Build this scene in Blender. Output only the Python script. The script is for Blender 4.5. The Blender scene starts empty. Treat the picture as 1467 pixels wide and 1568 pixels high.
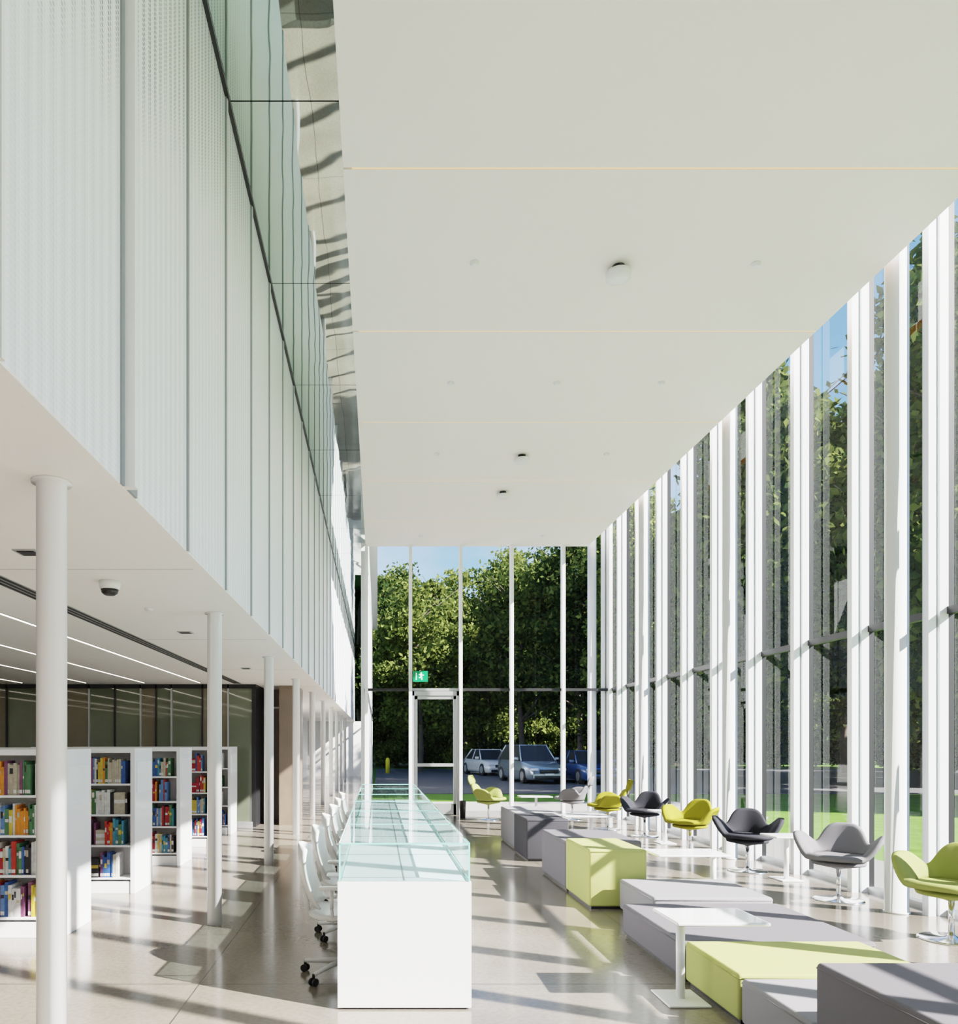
import bpy, math, random
import numpy as np
from mathutils import Vector, Matrix
random.seed(7); rng=np.random.default_rng(7)
S=bpy.context.scene
COL=S.collection

# ---------------------------------------------------------------- materials
def nodes(name):
    m=bpy.data.materials.new(name); m.use_nodes=True
    nt=m.node_tree; nt.nodes.clear()
    out=nt.nodes.new('ShaderNodeOutputMaterial')
    return m,nt,out
def L(nt,a,b): nt.links.new(a,b)
def N(nt,t,**k):
    n=nt.nodes.new(t)
    for a,b in k.items(): setattr(n,a,b)
    return n
def M(nt,op,a,b=None,c=None):
    n=nt.nodes.new('ShaderNodeMath'); n.operation=op
    for i,v in enumerate((a,b,c)):
        if v is None: continue
        if isinstance(v,(int,float)): n.inputs[i].default_value=v
        else: nt.links.new(v,n.inputs[i])
    return n.outputs[0]
def mat(name,col,rough=.5,metal=0,coat=0,var=.04,scale=6,bump=0,bscale=200,spec=.5,emit=None,es=0):
    m,nt,out=nodes(name)
    p=N(nt,'ShaderNodeBsdfPrincipled')
    p.inputs['Roughness'].default_value=rough; p.inputs['Metallic'].default_value=metal
    p.inputs['Coat Weight'].default_value=coat; p.inputs['Specular IOR Level'].default_value=spec
    tc=N(nt,'ShaderNodeTexCoord'); no=N(nt,'ShaderNodeTexNoise'); no.inputs['Scale'].default_value=scale
    no.inputs['Detail'].default_value=4
    L(nt,tc.outputs['Object'],no.inputs['Vector'])
    mx=N(nt,'ShaderNodeMix',data_type='RGBA')
    L(nt,no.outputs['Fac'],mx.inputs[0])
    mx.inputs[6].default_value=[max(0,c*(1-var)) for c in col]+[1]
    mx.inputs[7].default_value=[min(1,c*(1+var)) for c in col]+[1]
    L(nt,mx.outputs[2],p.inputs['Base Color'])
    if bump:
        n2=N(nt,'ShaderNodeTexNoise'); n2.inputs['Scale'].default_value=bscale
        L(nt,tc.outputs['Object'],n2.inputs['Vector'])
        b=N(nt,'ShaderNodeBump'); b.inputs['Strength'].default_value=bump; b.inputs['Distance'].default_value=.01
        L(nt,n2.outputs['Fac'],b.inputs['Height']); L(nt,b.outputs[0],p.inputs['Normal'])
    if emit:
        p.inputs['Emission Color'].default_value=(*emit,1); p.inputs['Emission Strength'].default_value=es
    L(nt,p.outputs[0],out.inputs[0]); return m
def glass(name,tint=(.975,.975,.975),base=.006,gain=.05,cap=.05,rough=0.0):
    m,nt,out=nodes(name)
    t=N(nt,'ShaderNodeBsdfTransparent'); t.inputs[0].default_value=(*tint,1)
    g=N(nt,'ShaderNodeBsdfGlossy'); g.inputs['Roughness'].default_value=rough; g.inputs[0].default_value=(.95,1,.98,1)
    lw=N(nt,'ShaderNodeLayerWeight'); lw.inputs[0].default_value=.25
    f=M(nt,'MULTIPLY_ADD',lw.outputs['Fresnel'],gain,base); f=M(nt,'MINIMUM',f,cap)
    mx=N(nt,'ShaderNodeMixShader'); L(nt,f,mx.inputs[0]); L(nt,t.outputs[0],mx.inputs[1]); L(nt,g.outputs[0],mx.inputs[2])
    L(nt,mx.outputs[0],out.inputs[0]); return m

white=mat('white_paint',(.85,.85,.85),.35,var=.02)
white_gloss=mat('white_lacquer',(.82,.83,.85),.25,coat=.3,var=.02)
ceilm=mat('ceiling_plaster',(.885,.845,.828),.8,var=.02,scale=.7,bump=.05,bscale=60)
soffm=mat('soffit_plaster',(.88,.85,.82),.7,var=.02)
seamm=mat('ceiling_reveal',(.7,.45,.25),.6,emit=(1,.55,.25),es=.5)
black=mat('black_metal',(.015,.015,.017),.4)
alu=mat('aluminium',(.50,.52,.53),.35,metal=.7)
chrome=mat('chrome',(.8,.8,.82),.12,metal=1)
finm=mat('fin_white',(.85,.87,.90),.4,var=.02)
fing=mat('fin_groove',(.25,.28,.30),.5)
plastw=mat('white_plastic',(.80,.82,.83),.3,var=.01)
rubber=mat('black_rubber',(.02,.02,.022),.6)
fgrey=mat('fabric_grey',(.14,.134,.15),.85,var=.1,scale=300,bump=.2,bscale=900,spec=.2)
flgrey=mat('fabric_light_grey',(.25,.245,.265),.85,var=.1,scale=300,bump=.2,bscale=900,spec=.2)
fdark=mat('fabric_dark_grey',(.045,.045,.052),.85,var=.1,scale=300,bump=.2,bscale=900,spec=.2)
flime=mat('fabric_lime',(.39,.42,.14),.8,var=.08,scale=300,bump=.2,bscale=900,spec=.2)
fchlime=mat('chair_lime',(.25,.28,.08),.8,var=.08,scale=300,bump=.2,bscale=900,spec=.2)
fchar=mat('chair_charcoal',(.028,.029,.037),.8,var=.15,scale=300,bump=.2,bscale=900,spec=.2)
fchgrey=mat('chair_grey',(.15,.148,.16),.8,var=.1,scale=300,bump=.2,bscale=900,spec=.2)
folive=mat('chair_olive',(.25,.23,.02),.8,var=.1,scale=300,bump=.2,bscale=900,spec=.2)
wglass=glass('window_glass')
cglass=glass('case_glass',(.88,.96,.95),.05,.8,.6)
cedge=mat('glass_edge',(.25,.62,.56),.1,coat=.5)
deckm=mat('case_deck',(.68,.79,.83),.35,var=.03)
led=mat('led_strip',(1,.95,.85),.5,emit=(1,.9,.75),es=5)
wood=mat('wood_brown',(.19,.145,.11),.35,var=.2,scale=3,coat=.2)
olive=mat('tinted_glass_wall',(.13,.145,.105),.05,coat=1,var=.35,scale=.8)
brownp=mat('brown_panel',(.16,.135,.095),.12,coat=.9,var=.3,scale=1.2)
green_sign=mat('exit_green',(.0,.2,.07),.4,emit=(.0,.4,.14),es=.1)
sign_white=mat('exit_white',(.9,.9,.9),.4,emit=(1,1,1),es=.4)
bark=mat('bark',(.09,.07,.055),.9,var=.4,scale=8,bump=.6,bscale=20)
grass=mat('lawn_grass',(.085,.17,.028),.9,var=.5,scale=2.5,bump=.8,bscale=40,spec=.1)
asphalt=mat('asphalt',(.10,.10,.105),.9,var=.15,scale=10,spec=.2)
gravel=mat('gravel',(.2,.2,.19),.9,var=.5,scale=60,bump=.8,bscale=50,spec=.2)
concrete=mat('concrete_grey',(.30,.29,.28),.7,var=.1)

def floor_mat():
    m,nt,out=nodes('polished_concrete')
    p=N(nt,'ShaderNodeBsdfPrincipled'); tc=N(nt,'ShaderNodeTexCoord')
    n1=N(nt,'ShaderNodeTexNoise'); n1.inputs['Scale'].default_value=.9; n1.inputs['Detail'].default_value=6
    n3=N(nt,'ShaderNodeTexNoise'); n3.inputs['Scale'].default_value=30; n3.inputs['Detail'].default_value=5
    for n in (n1,n3): L(nt,tc.outputs['Object'],n.inputs['Vector'])
    r=N(nt,'ShaderNodeValToRGB'); r.color_ramp.elements[0].position=.3; r.color_ramp.elements[1].position=.75
    r.color_ramp.elements[0].color=(.170,.150,.125,1); r.color_ramp.elements[1].color=(.255,.228,.192,1)
    L(nt,n1.outputs['Fac'],r.inputs[0])
    mx=N(nt,'ShaderNodeMix',data_type='RGBA',blend_type='MULTIPLY'); mx.inputs[0].default_value=.3
    sp=N(nt,'ShaderNodeValToRGB'); sp.color_ramp.elements[0].position=.35; sp.color_ramp.elements[0].color=(.5,.48,.45,1)
    sp.color_ramp.elements[1].position=.6
    L(nt,n3.outputs['Fac'],sp.inputs[0]); L(nt,r.outputs[0],mx.inputs[6]); L(nt,sp.outputs[0],mx.inputs[7])
    sx=N(nt,'ShaderNodeSeparateXYZ'); L(nt,tc.outputs['Object'],sx.inputs[0])
    def joint(co,off,per):
        a=M(nt,'ADD',co,off); a=M(nt,'DIVIDE',a,per); a=M(nt,'FRACT',a); a=M(nt,'SUBTRACT',a,.5); a=M(nt,'ABSOLUTE',a)
        return M(nt,'LESS_THAN',a,.005/per)
    j=M(nt,'MAXIMUM',joint(sx.outputs[0],1.19+3.343/2,3.343),joint(sx.outputs[1],0,3.343))
    m2=N(nt,'ShaderNodeMix',data_type='RGBA'); L(nt,j,m2.inputs[0]); L(nt,mx.outputs[2],m2.inputs[6]); m2.inputs[7].default_value=(.05,.045,.04,1)
    L(nt,m2.outputs[2],p.inputs['Base Color'])
    rr=M(nt,'MULTIPLY_ADD',n1.outputs['Fac'],.22,.08); L(nt,rr,p.inputs['Roughness'])
    p.inputs['Specular IOR Level'].default_value=.6
    p.inputs['Coat Weight'].default_value=.3; p.inputs['Coat Roughness'].default_value=.09
    L(nt,p.outputs[0],out.inputs[0]); return m
floorm=floor_mat()

def perf_mat():
    m,nt,out=nodes('perforated_metal')
    p=N(nt,'ShaderNodeBsdfPrincipled'); g=N(nt,'ShaderNodeNewGeometry'); sx=N(nt,'ShaderNodeSeparateXYZ')
    L(nt,g.outputs['Position'],sx.inputs[0]); Y=sx.outputs[1]; Z=sx.outputs[2]
    ys=M(nt,'DIVIDE',Y,.0947); fr=M(nt,'FRACT',ys); fl=M(nt,'FLOOR',ys)
    tri=M(nt,'MULTIPLY',M(nt,'ABSOLUTE',M(nt,'SUBTRACT',fr,.5)),2)
    u=M(nt,'SUBTRACT',M(nt,'FRACT',M(nt,'DIVIDE',Y,.0237)),.5); v=M(nt,'SUBTRACT',M(nt,'FRACT',M(nt,'DIVIDE',Z,.0237)),.5)
    d=M(nt,'SQRT',M(nt,'ADD',M(nt,'MULTIPLY',u,u),M(nt,'MULTIPLY',v,v)))
    dot=M(nt,'LESS_THAN',d,.33)
    wn=N(nt,'ShaderNodeTexWhiteNoise',noise_dimensions='1D'); L(nt,fl,wn.inputs['W'])
    th=M(nt,'ADD',M(nt,'MULTIPLY',wn.outputs['Value'],.35),M(nt,'MULTIPLY_ADD',Y,.45,2.75))
    hi=M(nt,'MINIMUM',M(nt,'MAXIMUM',M(nt,'MULTIPLY',M(nt,'SUBTRACT',Z,th),2.0),0),1)  # slanted shading painted into the upper dots, edge stepped per stripe
    stripe=M(nt,'GREATER_THAN',tri,.5)
    a=M(nt,'MULTIPLY',dot,M(nt,'ADD',M(nt,'MULTIPLY',M(nt,'MULTIPLY',hi,stripe),.85),.09))
    a=M(nt,'ADD',a,M(nt,'MULTIPLY',stripe,.10))
    mx=N(nt,'ShaderNodeMix',data_type='RGBA'); L(nt,a,mx.inputs[0])
    mx.inputs[6].default_value=(.91,.93,.975,1); mx.inputs[7].default_value=(.15,.18,.20,1)
    L(nt,mx.outputs[2],p.inputs['Base Color']); p.inputs['Roughness'].default_value=.4
    b=N(nt,'ShaderNodeBump'); b.inputs['Strength'].default_value=.25; b.inputs['Distance'].default_value=.02
    L(nt,tri,b.inputs['Height']); L(nt,b.outputs[0],p.inputs['Normal'])
    L(nt,p.outputs[0],out.inputs[0]); return m
perf=perf_mat()
def mirror_mat():
    m,nt,out=nodes('mirror_soffit')
    p=N(nt,'ShaderNodeBsdfPrincipled'); p.inputs['Metallic'].default_value=1; p.inputs['Roughness'].default_value=.015
    p.inputs['Base Color'].default_value=(.52,.61,.56,1)
    tc=N(nt,'ShaderNodeTexCoord'); no=N(nt,'ShaderNodeTexNoise'); no.inputs['Scale'].default_value=1.1
    L(nt,tc.outputs['Object'],no.inputs['Vector'])
    b=N(nt,'ShaderNodeBump'); b.inputs['Strength'].default_value=.05; b.inputs['Distance'].default_value=.06
    L(nt,no.outputs['Fac'],b.inputs['Height']); L(nt,b.outputs[0],p.inputs['Normal'])
    L(nt,p.outputs[0],out.inputs[0]); return m
mirror=mirror_mat()
def leaf_mat(name,c0,c1):
    m,nt,out=nodes(name)
    g=N(nt,'ShaderNodeNewGeometry'); oi=N(nt,'ShaderNodeObjectInfo')
    no=N(nt,'ShaderNodeTexNoise'); no.inputs['Scale'].default_value=.9; no.inputs['Detail'].default_value=5
    L(nt,g.outputs['Position'],no.inputs['Vector'])
    f=M(nt,'ADD',no.outputs['Fac'],M(nt,'MULTIPLY_ADD',oi.outputs['Random'],.4,-.2))
    f=M(nt,'ADD',f,M(nt,'MULTIPLY_ADD',g.outputs['Random Per Island'],.5,-.25))
    r=N(nt,'ShaderNodeValToRGB'); r.color_ramp.elements[0].position=.25; r.color_ramp.elements[1].position=.8
    r.color_ramp.elements[0].color=(*c0,1); r.color_ramp.elements[1].color=(*c1,1); L(nt,f,r.inputs[0])
    d=N(nt,'ShaderNodeBsdfDiffuse'); t=N(nt,'ShaderNodeBsdfTranslucent'); L(nt,r.outputs[0],d.inputs[0]); L(nt,r.outputs[0],t.inputs[0])
    mx=N(nt,'ShaderNodeMixShader'); mx.inputs[0].default_value=.35; L(nt,d.outputs[0],mx.inputs[1]); L(nt,t.outputs[0],mx.inputs[2])
    L(nt,mx.outputs[0],out.inputs[0]); return m
leafm=leaf_mat('leaves',(.024,.046,.016),(.19,.23,.06))
bookcols=[(.6,.6,.58),(.42,.04,.03),(.04,.10,.28),(.6,.22,.03),(.07,.16,.08),(.03,.03,.035),(.5,.36,.06),(.16,.06,.12),(.06,.22,.30),(.4,.36,.28),(.55,.55,.55),(.3,.02,.03),(.10,.2,.4)]
bookm=[mat('book_cover_%d'%i,c,.5,var=.4,scale=25) for i,c in enumerate(bookcols)]

# ---------------------------------------------------------------- mesh builder
class MB:
    def __init__(s): s.v=[];s.f=[];s.m=[];s.sm=[];s.mats=[]
    def mi(s,m):
        if m not in s.mats: s.mats.append(m)
        return s.mats.index(m)
    def face(s,idx,m,sm=False): s.f.append(tuple(idx)); s.m.append(s.mi(m)); s.sm.append(sm)
    def box(s,x0,x1,y0,y1,z0,z1,m):
        if x0>x1:x0,x1=x1,x0
        if y0>y1:y0,y1=y1,y0
        if z0>z1:z0,z1=z1,z0
        b=len(s.v)
        s.v+=[(x0,y0,z0),(x1,y0,z0),(x1,y1,z0),(x0,y1,z0),(x0,y0,z1),(x1,y0,z1),(x1,y1,z1),(x0,y1,z1)]
        for q in ((0,3,2,1),(4,5,6,7),(0,1,5,4),(1,2,6,5),(2,3,7,6),(3,0,4,7)): s.face([b+i for i in q],m)
    def rbox(s,x0,x1,y0,y1,z0,z1,m,r=.02):
        def ring(ins,z):
            a=[];n=4
            rr=max(r-ins,0.0005)
            for cx,cy,a0 in ((x1-r,y1-r,0),(x0+r,y1-r,90),(x0+r,y0+r,180),(x1-r,y0+r,270)):
                for k in range(n+1):
                    t=math.radians(a0+90*k/n); a.append((cx+rr*math.cos(t),cy+rr*math.sin(t),z))
            return a
        rings=[ring(r*.95,z0)]
        for k in range(1,4):
            t=math.pi/2*k/3; rings.append(ring(r*(1-math.sin(t)),z0+r*(1-math.cos(t))))
        for k in range(0,3):
            t=math.pi/2*k/3; rings.append(ring(r*(1-math.cos(t)),z1-r*(1-math.sin(t))))
        rings.append(ring(r*.95,z1))
        b=len(s.v); n=len(rings[0])
        for q in rings: s.v+=q
        for i in range(len(rings)-1):
            for j in range(n):
                s.face((b+i*n+j,b+i*n+(j+1)%n,b+(i+1)*n+(j+1)%n,b+(i+1)*n+j),m,True)
        s.face([b+j for j in range(n)][::-1],m); s.face([b+(len(rings)-1)*n+j for j in range(n)],m)
    def tube(s,p0,p1,r0,m,r1=None,seg=16,cap=True):
        if r1 is None:r1=r0
        p0=Vector(p0);p1=Vector(p1);d=(p1-p0).normalized()
        a=d.orthogonal().normalized();c=d.cross(a); b=len(s.v)
        for p,r in((p0,r0),(p1,r1)):
            for i in range(seg):
                t=2*math.pi*i/seg; s.v.append(tuple(p+a*(r*math.cos(t))+c*(r*math.sin(t))))
        for i in range(seg): s.face((b+i,b+(i+1)%seg,b+seg+(i+1)%seg,b+seg+i),m,True)
        if cap: s.face([b+i for i in range(seg)][::-1],m); s.face([b+seg+i for i in range(seg)],m)
    def lathe(s,cx,cy,prof,m,seg=24):
        b=len(s.v)
        for r,z in prof:
            for i in range(seg):
                t=2*math.pi*i/seg; s.v.append((cx+r*math.cos(t),cy+r*math.sin(t),z))
        for k in range(len(prof)-1):
            for i in range(seg): s.face((b+k*seg+i,b+k*seg+(i+1)%seg,b+(k+1)*seg+(i+1)%seg,b+(k+1)*seg+i),m,True)
        s.face([b+i for i in range(seg)][::-1],m); s.face([b+(len(prof)-1)*seg+i for i in range(seg)],m)
    def grid(s,P,th,m,wrap=False):
        P=np.array(P,float); ni,nj,_=P.shape
        if wrap: du=np.roll(P,-1,1)-np.roll(P,1,1)
        else: du=np.gradient(P,axis=1)
        dv=np.gradient(P,axis=0)
        n=np.cross(dv,du); ln=np.linalg.norm(n,axis=2,keepdims=True); ln[ln<1e-9]=1; n=n/ln
        if wrap: n[0,:]=n[1,:].mean(0)/max(1e-6,np.linalg.norm(n[1,:].mean(0)))
        Q=P+n*th
        b=len(s.v); s.v+=[tuple(x) for x in P.reshape(-1,3)]; s.v+=[tuple(x) for x in Q.reshape(-1,3)]
        o=ni*nj; J=nj if wrap else nj-1
        for i in range(ni-1):
            for j in range(J):
                k=(j+1)%nj
                s.face((b+i*nj+j,b+i*nj+k,b+(i+1)*nj+k,b+(i+1)*nj+j),m,True)
                s.face((b+o+i*nj+j,b+o+(i+1)*nj+j,b+o+(i+1)*nj+k,b+o+i*nj+k),m,True)
        dirn=P[-1]-P[-2]; dirn/=np.maximum(np.linalg.norm(dirn,axis=1,keepdims=True),1e-6)
        R=(P[-1]+Q[-1])/2+dirn*abs(th)*.45; rb=len(s.v); s.v+=[tuple(x) for x in R]
        for j in range(J):
            k=(j+1)%nj; i=ni-1
            s.face((b+i*nj+j,b+i*nj+k,rb+k,rb+j),m,True); s.face((rb+j,rb+k,b+o+i*nj+k,b+o+i*nj+j),m,True)
            if not wrap: s.face((b+j,b+o+j,b+o+k,b+k),m,True)
        if not wrap:
            for i in range(ni-1):
                for j in (0,nj-1):
                    s.face((b+i*nj+j,b+(i+1)*nj+j,b+o+(i+1)*nj+j,b+o+i*nj+j),m,True)
    def mesh(s,name):
        me=bpy.data.meshes.new(name); me.from_pydata(s.v,[],s.f)
        for m in s.mats: me.materials.append(m)
        me.polygons.foreach_set('material_index',s.m); me.polygons.foreach_set('use_smooth',s.sm); me.update(); return me
    def obj(s,name,loc=(0,0,0),rot=0,bevel=0,parent=None):
        return place(s.mesh(name),name,loc,rot,bevel=bevel,parent=parent)
def place(me,name,loc=(0,0,0),rot=0,scale=(1,1,1),bevel=0,parent=None):
    o=bpy.data.objects.new(name,me); COL.objects.link(o); o.location=loc; o.rotation_euler=(0,0,rot); o.scale=scale
    if bevel:
        b=o.modifiers.new('bevel','BEVEL'); b.width=bevel; b.segments=2; b.limit_method='ANGLE'
    if parent: o.parent=parent
    return o

# ---------------------------------------------------------------- constants
F=1150.; VX=578.; VY=1140.; H=1.6
D=17.15; CZ=6.12; SZ=2.77; MZ=6.5; PW=-1.15; GX=5.35; YB=-4.0; YF=38.

# ---------------------------------------------------------------- shell
b=MB(); b.box(-10.2,GX+.1,YB,D+.1,-.2,0,floorm); b.box(-10.2,-.2,D+.1,YF,-.2,0,floorm); b.obj('floor')
seams=[D-1.95-2.3265*k for k in range(9)]
b=MB(); ys=sorted([YB]+[s for s in seams if s>YB]+[D])
for a,c in zip(ys[:-1],ys[1:]): b.box(-.27,4.8,a+.010,c-.010,CZ,CZ+.1,ceilm)
b.box(-.20,4.8,YB,D,CZ+.004,CZ+.09,seamm)
b.box(-.2,-.1,YB,D,CZ+.10,MZ+.1,white); b.box(4.6,4.7,YB,D,CZ+.10,7.4,white)  # unseen upstands, added to stop light entering above the ceiling
ceil=b.obj('ceiling')
b=MB(); b.box(-10.2,GX+.25,YB-.2,D+.25,7.4,7.6,white); b.box(-10.2,0,D+.25,YF,7.4,7.6,white); b.obj('roof_sun_block')  # unseen closure over the glazing, added to keep sun from leaking in
b=MB()
yy=[5.72-2.27*k for k in range(1,5)][::-1]+[5.72+2.26*k for k in range(0,15)]
for a,c in zip(yy[:-1],yy[1:]): b.box(PW-.05,-.21,a+.006,c-.006,MZ,MZ+.03,mirror)
b.box(PW-.05,-.21,YB,YF,MZ+.03,MZ+.05,black)
b.obj('ceiling_mirror')
b=MB(); b.box(-10.2,PW-.062,YB,YF,SZ,SZ+.2,soffm); b.box(PW-.062,PW-.001,YB,YF,SZ-.006,SZ,soffm)
b.box(-2.76,-2.60,YB,14.4,SZ-.004,SZ,alu)
for k in range(3): b.box(-2.745+k*.05,-2.715+k*.05,YB,14.4,SZ-.006,SZ-.003,black)
for n in range(1,6): b.box(-2.6,PW-.08,3.343*n-1.675,3.343*n-1.669,SZ-.002,SZ,alu)
soff=b.obj('ceiling_soffit')
b=MB(); b.box(PW-.06,PW,YB,YF,SZ,MZ,perf)
for k in range(-3,33):
    y=1.137*k
    if k==3: b.box(PW-.02,PW+.055,y-.02,y+.03,SZ-.004,MZ,white); b.box(PW-.02,PW+.01,y-.055,y-.02,SZ-.004,MZ,fing); b.box(PW-.02,PW+.012,y+.03,y+.15,SZ-.004,MZ,fing)
    else:
        b.box(PW-.02,PW+.018,y-.012,y+.012,SZ-.004,MZ,white); b.box(PW-.02,PW+.012,y-.030,y-.012,SZ-.004,MZ,fing)
b.box(PW-.02,PW+.03,YB,YF,MZ-.02,MZ,black)
b.obj('wall_left_perforated')
b=MB(); b.box(-10.2,GX+.2,YB-.2,YB,0,7.4,white); b.obj('wall_rear_bounce')  # unseen white wall behind the camera, added to hold bounced light
b=MB(); b.box(-10.4,-10.2,YB,YF,0,SZ+.2,white); b.obj('wall_left')
b=MB(); GY=14.6
xs=[-10.2,-9.0,-8.3,-7.2,-6.6,-6.3,-5.6,-5.1,-4.6,-4.3,-4.0,-3.4,-2.9,-2.42]
for i,(a,c) in enumerate(zip(xs[:-1],xs[1:])):
    b.box(a,c,GY,GY+.06,0,SZ,(olive,olive,brownp)[i%3]); b.box(a-.015,a+.015,GY-.03,GY+.08,0,SZ,black if i%2 else alu)
b.box(-10.2,-2.42,GY-.03,GY+.02,0,.1,alu); b.box(-10.2,-2.42,GY-.03,GY+.02,SZ-.08,SZ,black)
b.box(-2.44,-2.36,GY-.02,GY+1.4,0,SZ,black)
b.obj('wall_glass_partition')
b=MB(); b.box(-2.36,-1.6,16.0,16.1,0,SZ,wood); b.box(-1.95,-1.6,14.9,16.0,0,SZ,wood)
b.box(-2.30,-2.26,15.95,16.0,0,2.4,alu); b.box(-2.02,-1.98,15.95,16.0,0,2.4,alu); b.box(-2.3,-1.98,15.95,16,2.36,2.4,alu)
b.obj('wall_wood')
b=MB(); b.box(-10.2,-.25,YF,YF+.1,0,SZ,white); b.obj('wall_far_hall')
b=MB(); b.box(-3.6,-3.5,16.1,YF,0,SZ,white); b.obj('wall_hall')

for x in (-3.35,-4.4,-5.5,-6.7,-8.0,-9.2):
    b=MB(); b.box(x-.02,x+.02,YB+1,14.2,SZ-.008,SZ,alu); b.box(x-.010,x+.010,YB+1.05,14.15,SZ-.011,SZ-.008,led); b.obj('linear_light')
for n in range(1,11):
    y=3.343*n
    b=MB(); b.lathe(-1.45,y,[(.064,0),(.064,SZ-.012),(.085,SZ-.012),(.085,SZ)],white_gloss,32); b.obj('column')
for k in range(-3,4):
    y=7.16+3.39*k
    b=MB(); b.lathe(4.95,y,[(.11,0),(.11,.015),(.1,.015),(.1,7.4)],white_gloss,32); b.obj('column')

# ---------------------------------------------------------------- right glazing
fins=[8.16+1.13*k for k in range(-11,9)]
wn=1
TZ=2.85
for i,y in enumerate(fins):
    y1=fins[i+1] if i+1<len(fins) else D
    if i+1==len(fins): y1=y
    b=MB()
    b.box(GX-.22,GX-.15,y-.04,y+.04,0,7.38,finm); b.box(GX-.15,GX-.115,y-.012,y+.012,0,7.38,fing); b.box(GX-.115,GX-.035,y-.04,y+.04,0,7.38,finm)
    b.box(GX-.035,GX+.03,y-.028,y+.028,0,7.38,black)
    if y1>y:
        k=len(b.v); b.v+=[(GX,y,0),(GX,y1,0),(GX,y1,7.38),(GX,y,7.38)]; b.face((k,k+1,k+2,k+3),wglass)
        b.box(GX-.05,GX+.02,y+.02,y1-.02,TZ-.035,TZ+.035,black)
        b.box(GX-.05,GX+.05,y+.02,y1-.02,0,.06,alu)
    b.obj('window_%d'%wn); wn+=1
bx=[-.25,.75,1.89,3.05,4.22,5.35]
for i in range(5):
    a,c=bx[i],bx[i+1]; b=MB()
    b.box(a-.035,a+.035,D-.16,D-.01,0,MZ+.8,finm); b.box(a-.03,a+.03,D-.01,D+.04,0,7.3,alu)
    if i==4: b.box(c-.1,c-.03,D-.16,D-.01,0,7.3,finm)
    k=len(b.v); b.v+=[(a,D,0 if i!=1 else TZ),(c,D,0 if i!=1 else TZ),(c,D,7.38),(a,D,7.38)]; b.face((k,k+1,k+2,k+3),wglass)
    b.box(a+.035,c-.035,D-.05,D+.02,TZ-.03,TZ+.03,black if i!=1 else alu)
    if i!=1: b.box(a+.035,c-.035,D-.05,D+.03,0,.08,alu)
    b.obj('window_%d'%wn); wn+=1
b=MB(); a,c=.79,1.85; t=TZ-.04
b.box(a,a+.05,D-.09,D+.02,0,t,alu); b.box(c-.05,c,D-.09,D+.02,0,t,alu); b.box(a,c,D-.09,D+.02,t-.1,t,alu)
b.box(a+.06,a+.12,D-.07,D,.01,t-.11,alu); b.box(c-.12,c-.06,D-.07,D,.01,t-.11,alu)
b.box(a+.06,c-.06,D-.07,D,t-.18,t-.11,alu); b.box(a+.06,c-.06,D-.07,D,.01,.25,alu); b.box(a+.06,c-.06,D-.1,D,1.1,1.17,alu)
k=len(b.v); b.v+=[(a+.12,D-.03,.25),(c-.12,D-.03,.25),(c-.12,D-.03,t-.18),(a+.12,D-.03,t-.18)]; b.face((k,k+1,k+2,k+3),wglass)
b.obj('door_1')
b=MB()
b.box(.80,1.13,D-.3,D-.24,TZ+.16,TZ+.40,green_sign); b.box(.95,.98,D-.26,D-.12,TZ+.4,TZ+.42,alu); b.box(.95,.98,D-.14,D-.12,TZ+.2,TZ+.42,alu)
x0=.98;z0=TZ+.28;yy0=D-.305
b.box(x0-.015,x0+.015,yy0,yy0+.01,z0+.055,z0+.085,sign_white); b.box(x0-.02,x0+.02,yy0,yy0+.01,z0-.02,z0+.05,sign_white)
b.box(x0+.02,x0+.06,yy0,yy0+.01,z0+.02,z0+.035,sign_white); b.box(x0-.05,x0-.02,yy0,yy0+.01,z0+.03,z0+.045,sign_white)
b.box(x0-.05,x0-.005,yy0,yy0+.01,z0-.04,z0-.02,sign_white); b.box(x0+.005,x0+.025,yy0,yy0+.01,z0-.08,z0-.02,sign_white)
b.box(x0-.12,x0-.10,yy0,yy0+.01,z0-.08,z0+.08,sign_white)
b.obj('exit_sign')
b=MB(); k=len(b.v); b.v+=[(-.25,D,0),(-.25,YF,0),(-.25,YF,7.38),(-.25,D,7.38)]; b.face((k,k+1,k+2,k+3),wglass)
for k in range(1,19):
    y=D+1.13*k; b.box(-.4,-.26,y-.03,y+.03,0,7.38,finm)
b.box(-.3,-.22,D+.05,YF,TZ-.03,TZ+.03,black)
b.obj('window_%d'%wn)

# ---------------------------------------------------------------- ceiling fittings
def ceil_pt(x,y,Zp):
    d=(Zp-H)*F/(VY-y); return ((x-VX)*d/F,d)
for x,y in ((727,402),(1157,404),(690,586),(853,586),(1013,586),(669,695),(929,695),(644,820),(830,820)):
    X,Y=ceil_pt(x,y,CZ); b=MB(); b.lathe(X,Y,[(.03,CZ-.03),(.035,CZ-.012),(.045,CZ-.008),(.045,CZ)],plastw,20); b.obj('sprinkler_head')
for x,y in ((947,408),(799,697),(770,753)):
    X,Y=ceil_pt(x,y,CZ); b=MB(); b.lathe(X,Y,[(.06,CZ-.13),(.115,CZ-.115),(.12,CZ-.06),(.06,CZ-.05)],plastw,28); b.lathe(X,Y,[(.05,CZ-.05),(.05,CZ-.02),(.06,CZ-.02),(.06,CZ)],black,28); b.obj('smoke_detector')
X,Y=ceil_pt(168,890,SZ); b=MB(); b.lathe(X,Y,[(.035,SZ-.1),(.055,SZ-.085),(.062,SZ-.06)],black,24); b.lathe(X,Y,[(.066,SZ-.06),(.075,SZ-.03),(.075,SZ)],plastw,24); b.obj('security_camera')
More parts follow.
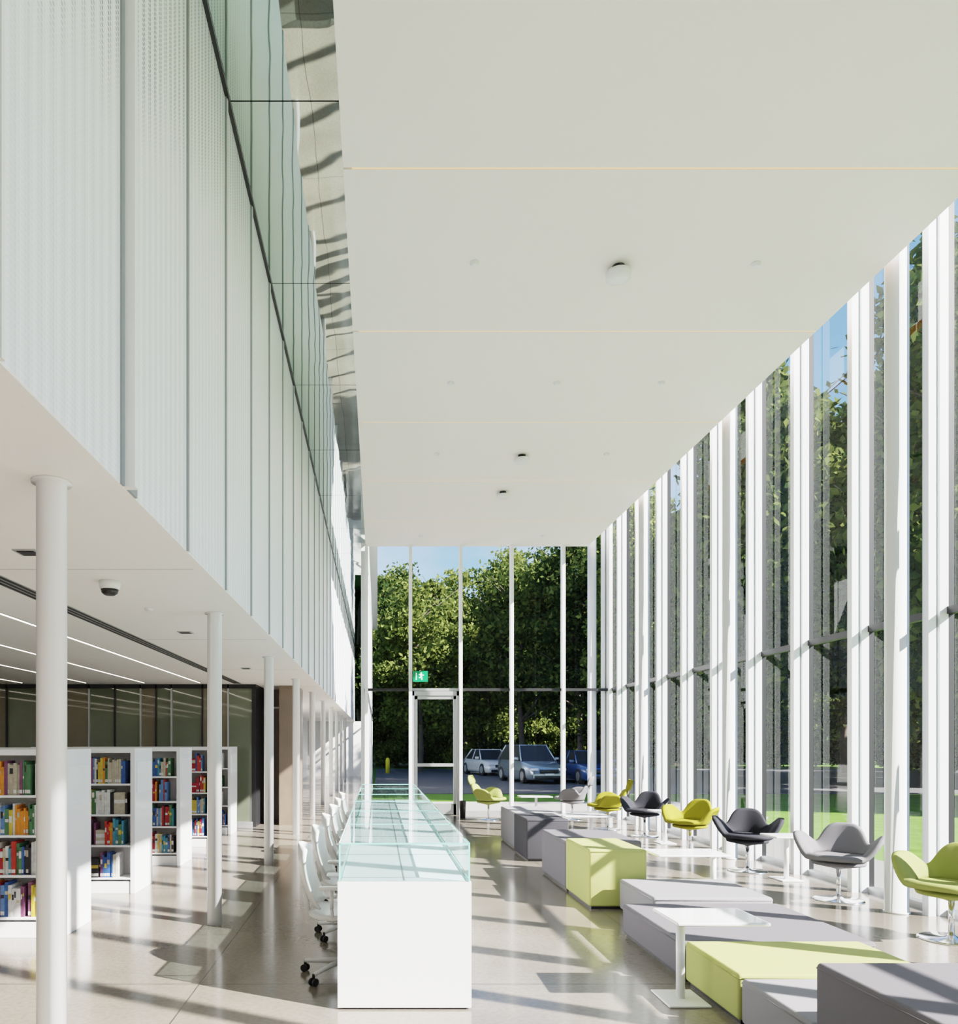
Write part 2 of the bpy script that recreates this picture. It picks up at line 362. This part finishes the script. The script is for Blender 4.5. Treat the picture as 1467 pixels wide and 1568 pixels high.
for x,y in ((44,845),(284,968),(377,1023),(432,1058)):
    X,Y=ceil_pt(x,y,SZ); b=MB(); b.box(X-.07,X+.07,Y-.07,Y+.07,SZ-.008,SZ,alu); b.box(X-.05,X+.05,Y-.05,Y+.05,SZ-.012,SZ-.007,black); b.obj('recessed_downlight')
X,Y=ceil_pt(228,932,SZ); b=MB(); b.lathe(X,Y,[(.025,SZ-.02),(.035,SZ-.008),(.035,SZ)],plastw,20); b.obj('sprinkler_head')

# ---------------------------------------------------------------- display desk
DX0,DX1,DY0,DY1=-.24,.567,4.53,11.3
b=MB()
b.box(DX0,DX1,DY0,DY0+.05,0.012,.77,white_gloss); b.box(DX0,DX1,DY1-.05,DY1,.012,.77,white_gloss)
b.box(.16,DX1,DY0+.05,DY1-.05,.06,.70,white_gloss); b.box(.2,DX1-.03,DY0+.05,DY1-.05,0,.06,black)
b.box(DX0+.03,DX1-.03,DY0+.01,DY0+.04,0,.012,black)
b.box(DX0,DX1,DY0+.05,DY1-.05,.72,.767,white_gloss); b.box(DX0+.02,DX1-.02,DY0+.05,DY1-.05,.767,.77,deckm)
nsec=6; step=(DY1-DY0)/nsec
for i in range(1,nsec):
    y=DY0+step*i; b.box(DX0+.01,DX1-.01,y-.006,y+.006,.77,.773,fing); b.box(DX1-.001,DX1+.002,y-.004,y+.004,.06,.74,fing)
b.box(.16,.168,DY0+.05,DY1-.05,.77,.773,fing)
g0,g1=.772,1.0
def quad(b,pts,m):
    k=len(b.v); b.v+=pts; b.face((k,k+1,k+2,k+3),m)
e=.012
quad(b,[(DX0+e,DY0+e,g0),(DX1-e,DY0+e,g0),(DX1-e,DY0+e,g1),(DX0+e,DY0+e,g1)],cglass)
quad(b,[(DX0+e,DY1-e,g0),(DX1-e,DY1-e,g0),(DX1-e,DY1-e,g1),(DX0+e,DY1-e,g1)],cglass)
quad(b,[(DX0+e,DY0+e,g0),(DX0+e,DY1-e,g0),(DX0+e,DY1-e,g1),(DX0+e,DY0+e,g1)],cglass)
quad(b,[(DX1-e,DY0+e,g0),(DX1-e,DY1-e,g0),(DX1-e,DY1-e,g1),(DX1-e,DY0+e,g1)],cglass)
quad(b,[(DX0+e,DY0+e,g1),(DX1-e,DY0+e,g1),(DX1-e,DY1-e,g1),(DX0+e,DY1-e,g1)],cglass)
w=.005
for x in(DX0+e,DX1-e):
    for y in (DY0+e,DY1-e): b.box(x-w,x+w,y-w,y+w,g0,g1,cedge)
    b.box(x-w,x+w,DY0+e,DY1-e,g1-w,g1+w,cedge); b.box(x-w,x+w,DY0+e,DY1-e,g0,g0+w*2,cedge)
for y in [DY0+e,DY1-e]: b.box(DX0+e,DX1-e,y-w,y+w,g1-w,g1+w,cedge)
for i in range(1,nsec): b.box(DX0+e,DX1-e,DY0+step*i-.003,DY0+step*i+.003,g1-.003,g1+.003,cedge)
b.obj('display_case_counter')

# ---------------------------------------------------------------- task chair (front = +X)
def task_chair():
    b=MB()
    for k in range(5):
        t=2*math.pi*k/5+.3; c,s_=math.cos(t),math.sin(t)
        b.tube((.04*c,.04*s_,.105),(.29*c,.29*s_,.075),.02,plastw,.014,10)
        b.tube((.29*c,.29*s_,.08),(.29*c,.29*s_,.05),.01,rubber,seg=8)
        for o in (-.016,.016):
            px,py=.29*c-s_*o,.29*s_+c*o
            b.tube((px-s_*.008,py+c*.008,.026),(px+s_*.008,py-c*.008,.026),.026,rubber,seg=16)
    b.tube((0,0,.08),(0,0,.13),.035,plastw); b.tube((0,0,.12),(0,0,.27),.025,black); b.tube((0,0,.26),(0,0,.42),.016,chrome)
    b.box(-.1,.1,-.09,.09,.395,.435,rubber)
    P=[]
    for i in range(13):
        u=i/12; row=[]
        for j in range(13):
            v=j/12*2-1
            w=.225*(1-.25*abs(2*u-1)**4)
            x=-.2+.42*u; z=.445+.02*v*v-.03*max(0,u-.75)*4*(u-.75)+.02*max(0,(.2-u))*5
            row.append((x,v*w*(1-.0*u),z))
        P.append(row)
    b.grid(P,-.035,plastw)
    P=[]
    for i in range(15):
        u=i/14; row=[]
        w=.215-.03*u-.05*max(0,(u-.75)*4)**2
        if u<.15: w*=.8+.2*u/.15
        for j in range(13):
            v=j/12*2-1
            x=-.20-.07*math.sin(u*2.2)-.04*u+.07*v*v
            row.append((x,v*w,.50+.42*u-.012*v*v*u*3))
        P.append(row)
    b.grid(P,.014,plastw)
    b.tube((-.08,0,.42),(-.24,0,.44),.02,plastw); b.tube((-.24,0,.44),(-.27,0,.62),.018,plastw)
    for s_ in(-1,1):
        b.tube((-.05,s_*.2,.42),(-.05,s_*.26,.52),.012,plastw,seg=8); b.tube((-.05,s_*.26,.52),(-.05,s_*.26,.64),.012,plastw,seg=8)
        b.rbox(-.14,.08,s_*.26-.03,s_*.26+.03,.64,.665,plastw,.012)
    return b.mesh('task_chair')
tc=task_chair()
for k in range(6):
    place(tc,'task_chair',(-.24,5.2+1.1*k,0),random.uniform(-.12,.12))

# ---------------------------------------------------------------- bookcases
def bookcase(y):
    b=MB(); x1=-2.6;x0=-5.4;dep=.62;h=1.56; th=.04
    y1=y+dep
    b.box(x1-.05,x1,y,y1,0,h,white_gloss); b.box(x0,x0+.05,y,y1,0,h,white_gloss)
    b.box(x0+.05,x1-.05,y,y1,h-.05,h,white_gloss); b.box(x0+.05,x1-.05,y+.01,y1-.01,0,.13,white_gloss)
    b.box(x0+.05,x1-.05,y+dep/2-.01,y+dep/2+.01,.13,h-.05,white_gloss)
    bw=(x1-x0-.1)/3
    for k in range(1,3): b.box(x0+.05+bw*k-.012,x0+.05+bw*k+.012,y,y1,.13,h-.05,white_gloss)
    zs=[.17,.52,.85,1.18]
    for z in zs: b.box(x0+.05,x1-.05,y,y1,z-.02,z,white_gloss)
    b.box(x1,x1+.008,y+.06,y1-.06,1.08,1.42,plastw)
    b.obj('bookcase',bevel=.003)
    q=MB()
    for z in zs:
        for k in range(3):
            for side in (0,1):
                xa=x0+.05+bw*k+.02; xe=xa+bw-.045; x=xa+random.uniform(0,.02)
                end=xe-(random.uniform(0,.12) if random.random()<.4 else 0)
                base=random.choice(bookm); hb=random.uniform(.22,.27)
                while x<end:
                    w=random.uniform(.012,.036); hh=hb+random.uniform(-.04,.03)
                    if random.random()<.05: w=random.uniform(.08,.14); hh=random.uniform(.14,.27)
                    if x+w>end: break
                    dd=random.uniform(.13,.2)
                    if random.random()<.6: base=random.choice(bookm)
                    ya=y+.02+random.uniform(0,.015) if side==0 else y1-.03-dd
                    hh=min(hh,.285)
                    q.box(x,x+w-.0015,ya,ya+dd,z+.0005,z+hh,base)
                    if random.random()<.75:
                        zz=z+hh*random.uniform(.45,.7); yo=ya-.001 if side==0 else ya+dd-.009
                        q.box(x+.002,x+w-.004,yo,yo+.01,zz,zz+random.uniform(.02,.06),random.choice([bookm[0],bookm[5],bookm[6],bookm[9],bookm[10]]))
                    if random.random()<.5:
                        yo=ya-.0012 if side==0 else ya+dd-.009
                        q.box(x+.001,x+w-.003,yo,yo+.01,z+.015,z+.045,bookm[0])
                    x+=w+ (random.uniform(.01,.04) if random.random()<.04 else 0)
    q.obj('row_of_books')
for y in (6.2,8.05,9.9,11.7,13.3): bookcase(y)

# ---------------------------------------------------------------- lounge blocks
def block(name,x0,x1,y0,y1,h,m):
    b=MB(); g=.004
    b.box(x0+.03,x1-.03,y0+.03,y1-.03,0,.03,black)
    b.rbox(x0+g,x1-g,y0+g,y1-g,.025,h,m,.022)
    zt=h-.024; r=.004
    pts=[(x0+g,y0+.02),(x0+.02,y0+g),(x1-.02,y0+g),(x1-g,y0+.02),(x1-g,y1-.02),(x1-.02,y1-g),(x0+.02,y1-g),(x0+g,y1-.02)]
    for i in range(8):
        p,q=pts[i],pts[(i+1)%8]; b.tube((p[0],p[1],zt),(q[0],q[1],zt),r,m,seg=6)
    b.obj(name)
block('ottoman_cube',2.05,2.80,2.3,3.53,.58,fgrey)
block('bench_low',2.05,3.20,3.55,4.25,.28,flgrey)
block('bench_low',2.05,3.22,4.27,5.02,.29,flime)
block('bench_low',2.05,3.36,5.04,6.30,.27,fgrey)
block('bench_low',2.32,3.34,6.32,7.22,.31,flgrey)
block('ottoman_cube',2.05,2.62,7.28,8.2,.58,flime)
block('ottoman_cube',2.05,2.9,8.22,9.4,.54,fgrey)
block('ottoman_cube',2.03,2.62,10.25,11.2,.58,fdark)
block('ottoman_cube',2.08,2.75,11.22,12.7,.56,flgrey)

# ---------------------------------------------------------------- tables
def side_table(x0,x1,y0,y1,px,name='side_table',z=.53):
    b=MB(); yc=(y0+y1)/2
    b.rbox(x0,x1,y0,y1,z-.022,z,white_gloss,.008)
    b.tube((px,yc,.012),(px,yc,z-.02),.027,white_gloss,seg=20)
    b.rbox(px-.13,px+.13,yc-.16,yc+.16,0,.014,white_gloss,.006)
    b.obj(name)
side_table(1.80,2.36,4.5,4.92,1.90)
side_table(2.72,3.42,7.26,7.72,3.50-.15)
side_table(2.80,3.5,11.2,11.65,3.25)
side_table(4.62,5.02,8.7,9.08,4.84)
side_table(4.45,4.90,12.0,12.4,4.67)
side_table(2.95,3.6,15.4,15.85,3.3)

# ---------------------------------------------------------------- tulip lounge chair (front = -Y)
def tulip(m,name,headrest=False):
    b=MB()
    nt_,nr=96,18
    def prof(t):
        a=abs((t+math.pi)%(2*math.pi)-math.pi)
        g=lambda c,w,p=4:math.exp(-(abs(a-c)/w)**p)
        Hh=.11*g(0,2.0,10)+.23*g(0,.62)+.135*g(1.52,.50,4)+.015*g(math.pi,.8,2)
        R=.30+.015*g(1.5,.6)+.03*g(math.pi,.6)
        fl=.085*g(1.5,.6)+.06*g(0,.7)+.01
        return Hh,R,fl
    P=[]
    for i in range(nr+1):
        u=i/nr; row=[]
        for j in range(nt_):
            t=2*math.pi*j/nt_; Hh,R,fl=prof(t)
            if u<.5: w=u/.5; rho=.84*R*w; z=.02*w*w
            else: w=(u-.5)/.5; rho=.84*R+.16*R*math.sin(w*math.pi/2)+fl*w**1.8; z=.02+Hh*(w**1.05)*(1-.08*w**3)+.012*math.sin(w*math.pi)
            if u==0: rho=.002
            row.append((rho*math.sin(t),rho*math.cos(t),.405+z))
        P.append(row)
    b.grid(P,-.05,m,wrap=True)
    b.lathe(0,0,[(.05,.33),(.24,.37),(.25,.40),(.1,.42)],m,32)
    if headrest:
        Q=[]
        for i in range(9):
            u=i/8; row=[]
            for j in range(11):
                v=j/10*2-1; w=.16*math.sqrt(max(.05,1-(2*u-1)**2*.8))
                row.append((v*w,.39+.05*u-.05*v*v,.75+.17*u))
            Q.append(row)
        b.grid(Q,.03,m)
        b.tube((0,.36,.66),(0,.42,.82),.012,chrome,seg=8)
    b.tube((0,0,.02),(0,0,.34),.022,chrome,seg=20)
    b.lathe(0,0,[(.235,0),(.235,.008),(.22,.014),(.05,.022),(.03,.04)],chrome,40)
    for k in range(4):
        t=math.pi/4+k*math.pi/2; b.tube((0,0,.32),(.15*math.cos(t),.15*math.sin(t),.375),.012,chrome,seg=8)
    return b.mesh(name)
tl,tg,td,to,tgh,tlh=tulip(fchlime,'lc1'),tulip(fchgrey,'lc2'),tulip(fchar,'lc3'),tulip(folive,'lc4'),tulip(fchgrey,'lc5',True),tulip(fchlime,'lc6',True)
toh=tulip(folive,'lc7',True)
def chair(me,x,y,ang): place(me,'lounge_chair',(x,y,0),math.radians(ang))
chair(tl,4.70,6.15,-55); chair(tg,4.74,7.72,-40); chair(td,4.68,9.5,-25); chair(to,4.66,11.2,-50); chair(td,4.66,13.1,-35)
chair(toh,4.35,14.2,-100); chair(tgh,4.15,16.0,-120); chair(tlh,2.35,15.9,60)
b=MB(); b.lathe(1.85,16.3,[(.06,0),(.07,.36),(.075,.38),(.06,.38),(.055,.1)],black,24); b.obj('waste_bin')

# ---------------------------------------------------------------- exterior
b=MB(); b.box(-60,130,-60,150,-.3,-.12,grass); b.obj('ground_lawn')
b=MB(); b.box(GX+.12,7.2,-12,D+1.2,-.14,-.06,gravel); b.obj('ground_gravel')
b=MB(); b.box(-.1,40,26,52,-.13,-.09,asphalt); b.obj('ground_road')
b=MB(); b.box(-.1,9,D+.15,21.9,-.13,-.07,concrete); b.obj('ground_paving')
def tree_mesh(name,seed,h,cr,base,nb=46,per=330,ls=.17,trunk=True,fill=.35):
    r=np.random.default_rng(seed); b=MB()
    if trunk:
        p=Vector((0,0,-.2)); rad=.2
        for k in range(6):
            q=p+Vector((r.normal(0,.12),r.normal(0,.12),h*.75/6)); b.tube(p,q,rad,bark,rad*.85,10,False); p=q; rad*=.85
            if k>=1:
                for _ in range(3):
                    a=r.uniform(0,6.28); l=cr*r.uniform(.5,.9)
                    b.tube(p,p+Vector((math.cos(a)*l,math.sin(a)*l,l*r.uniform(.4,1))),rad*.45,bark,.015,6,False)
    cz=(h+base)/2; hz=(h-base)/2
    c=r.normal(size=(nb,3)); c/=np.linalg.norm(c,axis=1,keepdims=True); c*=r.uniform(fill,1,(nb,1))**.6
    c*=[cr*.82,cr*.82,hz*.9]; c[:,2]+=cz
    taper=1-.3*((c[:,2]-base)/(h-base)); c[:,0]*=taper; c[:,1]*=taper
    bs=r.uniform(.5,1.1,nb)*cr*.27
    V=[]
    for k in range(nb):
        n=r.normal(size=(per,3)); n/=np.linalg.norm(n,axis=1,keepdims=True)
        pos=c[k]+n*bs[k]*(r.uniform(.1,1.6,(per,1))**.7)*[1,1,.75]
        u=r.normal(size=(per,3)); u/=np.linalg.norm(u,axis=1,keepdims=True)
        w=np.cross(u,r.normal(size=(per,3))); w/=np.linalg.norm(w,axis=1,keepdims=True)
        s_=ls*r.uniform(.6,1.3,(per,1))
        V.append(np.stack([pos-u*s_,pos-w*s_*.55,pos+u*s_,pos+w*s_*.55],1).reshape(-1,3))
    V=np.concatenate(V); nq=len(V)//4; b0=len(b.v)
    b.v+=V.tolist(); b.mi(bark); mi=b.mi(leafm)
    idx=(np.arange(nq*4)+b0).reshape(-1,4).tolist(); b.f+=[tuple(i) for i in idx]; b.m+=[mi]*nq; b.sm+=[False]*nq
    return b.mesh(name)
T=[tree_mesh('tree_a',1,13,3.8,1.8,nb=70,per=260),tree_mesh('tree_b',2,14,3.5,1.5,nb=70,per=260),tree_mesh('tree_c',3,12,4.1,2.2,nb=70,per=260),tree_mesh('tree_d',4,16.5,4.0,1.6,nb=90,per=260)]
Bm=tree_mesh('bush',5,4.2,2.4,-.2,nb=30,per=300,ls=.12,trunk=False)
def tree(i,x,y,s=1): place(T[i],'tree',(x,y,-.1),random.uniform(0,6.28),(s,s,s*random.uniform(.93,1.04)))
for x in np.arange(-16,30,3.6):
    tree(random.randrange(3),x+random.uniform(-1,1),60+random.uniform(-1,2),1.22)
for x in np.arange(-20,48,4.4): tree(random.randrange(3),x+random.uniform(-1,1),69+random.uniform(-2,2),1.38)
tree(0,2.6,46,.98); tree(2,-.8,55,1.18); tree(1,6.3,54,1.08); tree(2,9.4,47,1.08); tree(3,13.3,38,.95); tree(1,-4.5,46,1.); tree(3,9.6,54,1.0); tree(3,17,45,1.); tree(3,11.6,43,.95)
for k,(x,y,i,s) in enumerate([(15.5,19.5,3,.95),(13.6,27,3,1.),(19.5,24.5,3,1.),(16,32,3,1.),(21,32,3,1.05),(24,28,3,1.1),(25.5,37,3,1.),(21,42,3,1.1),(28,45,3,1.1),(25,20,1,1.1),(30,30,3,1.),(33,38,3,1.),(36,26,3,1.),(34,50,3,1.2),(28,14,3,1.05),(42,34,3,1.3),(44,24,3,1.3),(40,48,3,1.4)]): tree(i,x,y,s)
for k in range(18): place(Bm,'bush',(-14+2.9*k,56.5+random.uniform(-.8,.8),-.1),random.uniform(0,6.28),(1.15,1.15,1.1))
for k in range(18): place(Bm,'bush',(-15+3.1*k,64+random.uniform(-.8,.8),-.1),random.uniform(0,6.28),(1.4,1.4,1.5))
for k in range(18): place(Bm,'bush',(26+random.uniform(-1,1)+k*.6,14+2.3*k,-.1),random.uniform(0,6.28),(1.3,1.3,1.2))

# cars (front = -Y)
sign_lamp=mat('headlamp',(.8,.82,.85),.1,coat=1)
def car(name,paint,suv=False):
    b=MB(); tint=black; W=.88; hr=1.68 if suv else 1.43; hb=.98 if suv else .88
    st=[(-2.2,.45,.25),(-2.15,.62,.20),(-2.0,.72,.18),(-1.2,hb-.04,.18),(-.9,hb,.18),(1.5,hb+.03,.18),(2.0,hb,.2),(2.2,.75,.25)]
    rows=[]
    for y,zt,zb in st:
        e=.84 if abs(y)>2.1 else (.95 if abs(y)>1.9 else 1)
        w=W*e
        rows.append([(-w*.95,y,zb),(-w,y,zb+.15),(-w,y,(zt+zb)/2+.05),(-w*.93,y,zt-.03),(-w*.8,y,zt),(w*.8,y,zt),(w*.93,y,zt-.03),(w,y,(zt+zb)/2+.05),(w,y,zb+.15),(w*.95,y,zb)])
    k=len(b.v)
    for r_ in rows:b.v+=r_
    n=10
    for i in range(len(rows)-1):
        for j in range(n): b.face((k+i*n+j,k+i*n+(j+1)%n,k+(i+1)*n+(j+1)%n,k+(i+1)*n+j),paint,True)
    b.face([k+j for j in range(n)],paint); b.face([k+(len(rows)-1)*n+j for j in range(n)][::-1],paint)
    ya,yb,yc,yd=(-1.0,-.35,1.4,2.0) if suv else (-1.0,-.25,.95,1.6)
    lo=[(-.80,ya,hb-.01),(.80,ya,hb-.01),(.80,yd,hb),(-.80,yd,hb)]; hi=[(-.62,yb,hr-.02),(.62,yb,hr-.02),(.62,yc,hr-.02),(-.62,yc,hr-.02)]
    k=len(b.v); b.v+=lo+hi
    for q in((0,1,5,4),(1,2,6,5),(2,3,7,6),(3,0,4,7)): b.face([k+i for i in q],tint)
    b.rbox(-.62,.62,yb-.02,yc+.02,hr-.045,hr,paint,.02)
    for sx in(-1,1):
        b.tube((sx*.80,ya,hb),(sx*.62,yb,hr-.02),.035,paint,seg=8); b.tube((sx*.80,yd,hb),(sx*.62,yc,hr-.02),.045,paint,seg=8)
        b.tube((sx*.81,.35,hb),(sx*.62,.35,hr-.02),.03,paint,seg=8)
        b.rbox(sx*.95-.1,sx*.95+.1,-.85,-.72,hb+.02,hb+.15,paint,.03)
        b.rbox(sx*.62-.16,sx*.62+.16,-2.19,-2.0,.56,.68,sign_lamp,.03)
        for y in(-1.35,1.35):
            b.tube((sx*.66,y,.33),(sx*.9,y,.33),.33,rubber,seg=28); b.tube((sx*.89,y,.33),(sx*.91,y,.33),.2,alu,seg=20)
    b.rbox(-.42,.42,-2.235,-2.1,.46,.62,black,.02); b.rbox(-.65,.65,-2.24,-2.1,.22,.36,black,.02); b.box(-.2,.2,-2.25,-2.23,.38,.46,plastw)
    return b.mesh(name)
place(car('c1',mat('paint_white',(.75,.75,.75),.2,coat=1)),'car',(6.2,42,-.09),math.radians(12))
place(car('c2',mat('paint_silver',(.35,.42,.50),.25,metal=.6,coat=1),True),'car',(6.9,34,-.09),math.radians(10))
place(car('c3',mat('paint_blue',(.04,.09,.26),.25,metal=.3,coat=1)),'car',(9.3,33.5,-.09),math.radians(6))
b=MB(); b.lathe(.6,44,[(.12,-.12),(.12,.7),(.09,.8),(.02,.83)],mat('yellow_paint',(.8,.6,.02),.5),20); b.obj('bollard')

# ---------------------------------------------------------------- light
w=bpy.data.worlds.new('sky'); S.world=w; w.use_nodes=True; nt=w.node_tree; nt.nodes.clear()
out=nt.nodes.new('ShaderNodeOutputWorld'); bg=nt.nodes.new('ShaderNodeBackground')
sky=nt.nodes.new('ShaderNodeTexSky'); sky.sky_type='NISHITA'; sky.sun_disc=False; sky.sun_elevation=math.radians(35); sky.sun_rotation=math.radians(115)
sky.air_density=1.1; sky.dust_density=.3; sky.ozone_density=4
tcw=nt.nodes.new('ShaderNodeTexCoord'); mp=nt.nodes.new('ShaderNodeMapping'); mp.inputs['Scale'].default_value=(1,1,3)
nz=nt.nodes.new('ShaderNodeTexNoise'); nz.inputs['Scale'].default_value=2.2; nz.inputs['Detail'].default_value=7
L(nt,tcw.outputs['Generated'],mp.inputs[0]); L(nt,mp.outputs[0],nz.inputs['Vector'])
rp=nt.nodes.new('ShaderNodeValToRGB'); rp.color_ramp.elements[0].position=.52; rp.color_ramp.elements[1].position=.85
rp.color_ramp.elements[1].color=(.6,.6,.6,1); L(nt,nz.outputs['Fac'],rp.inputs[0])
hs=nt.nodes.new('ShaderNodeHueSaturation'); hs.inputs['Saturation'].default_value=1.12; L(nt,sky.outputs[0],hs.inputs['Color'])
mx=nt.nodes.new('ShaderNodeMix'); mx.data_type='RGBA'; L(nt,rp.outputs[0],mx.inputs[0]); L(nt,hs.outputs[0],mx.inputs[6]); mx.inputs[7].default_value=(7.4,7.2,7.4,1)
L(nt,mx.outputs[2],bg.inputs[0]); bg.inputs[1].default_value=.17
L(nt,bg.outputs[0],out.inputs[0])
sl=bpy.data.lights.new('sun','SUN'); sl.energy=15; sl.angle=math.radians(.53); sl.color=(1,.945,.89)
so=bpy.data.objects.new('sun',sl); COL.objects.link(so); so.location=(20,-8,20)
so.rotation_euler=Vector((-1,.50,-.76)).to_track_quat('-Z','Y').to_euler()

# ---------------------------------------------------------------- camera
cam=bpy.data.cameras.new('camera'); co=bpy.data.objects.new('camera',cam); COL.objects.link(co)
co.location=(0,0,H); co.rotation_euler=(math.radians(90),0,0)
cam.sensor_fit='HORIZONTAL'; cam.sensor_width=36; cam.lens=36*F/1467.
cam.shift_x=(733.5-VX)/1467.; cam.shift_y=(VY-784.)/1467.
S.camera=co
S.view_settings.view_transform='Filmic'; S.view_settings.look='Medium High Contrast'; S.view_settings.exposure=.92
try:
    S.cycles.max_bounces=10; S.cycles.diffuse_bounces=5; S.cycles.transparent_max_bounces=20; S.cycles.sample_clamp_indirect=8
except Exception as e: print(e)
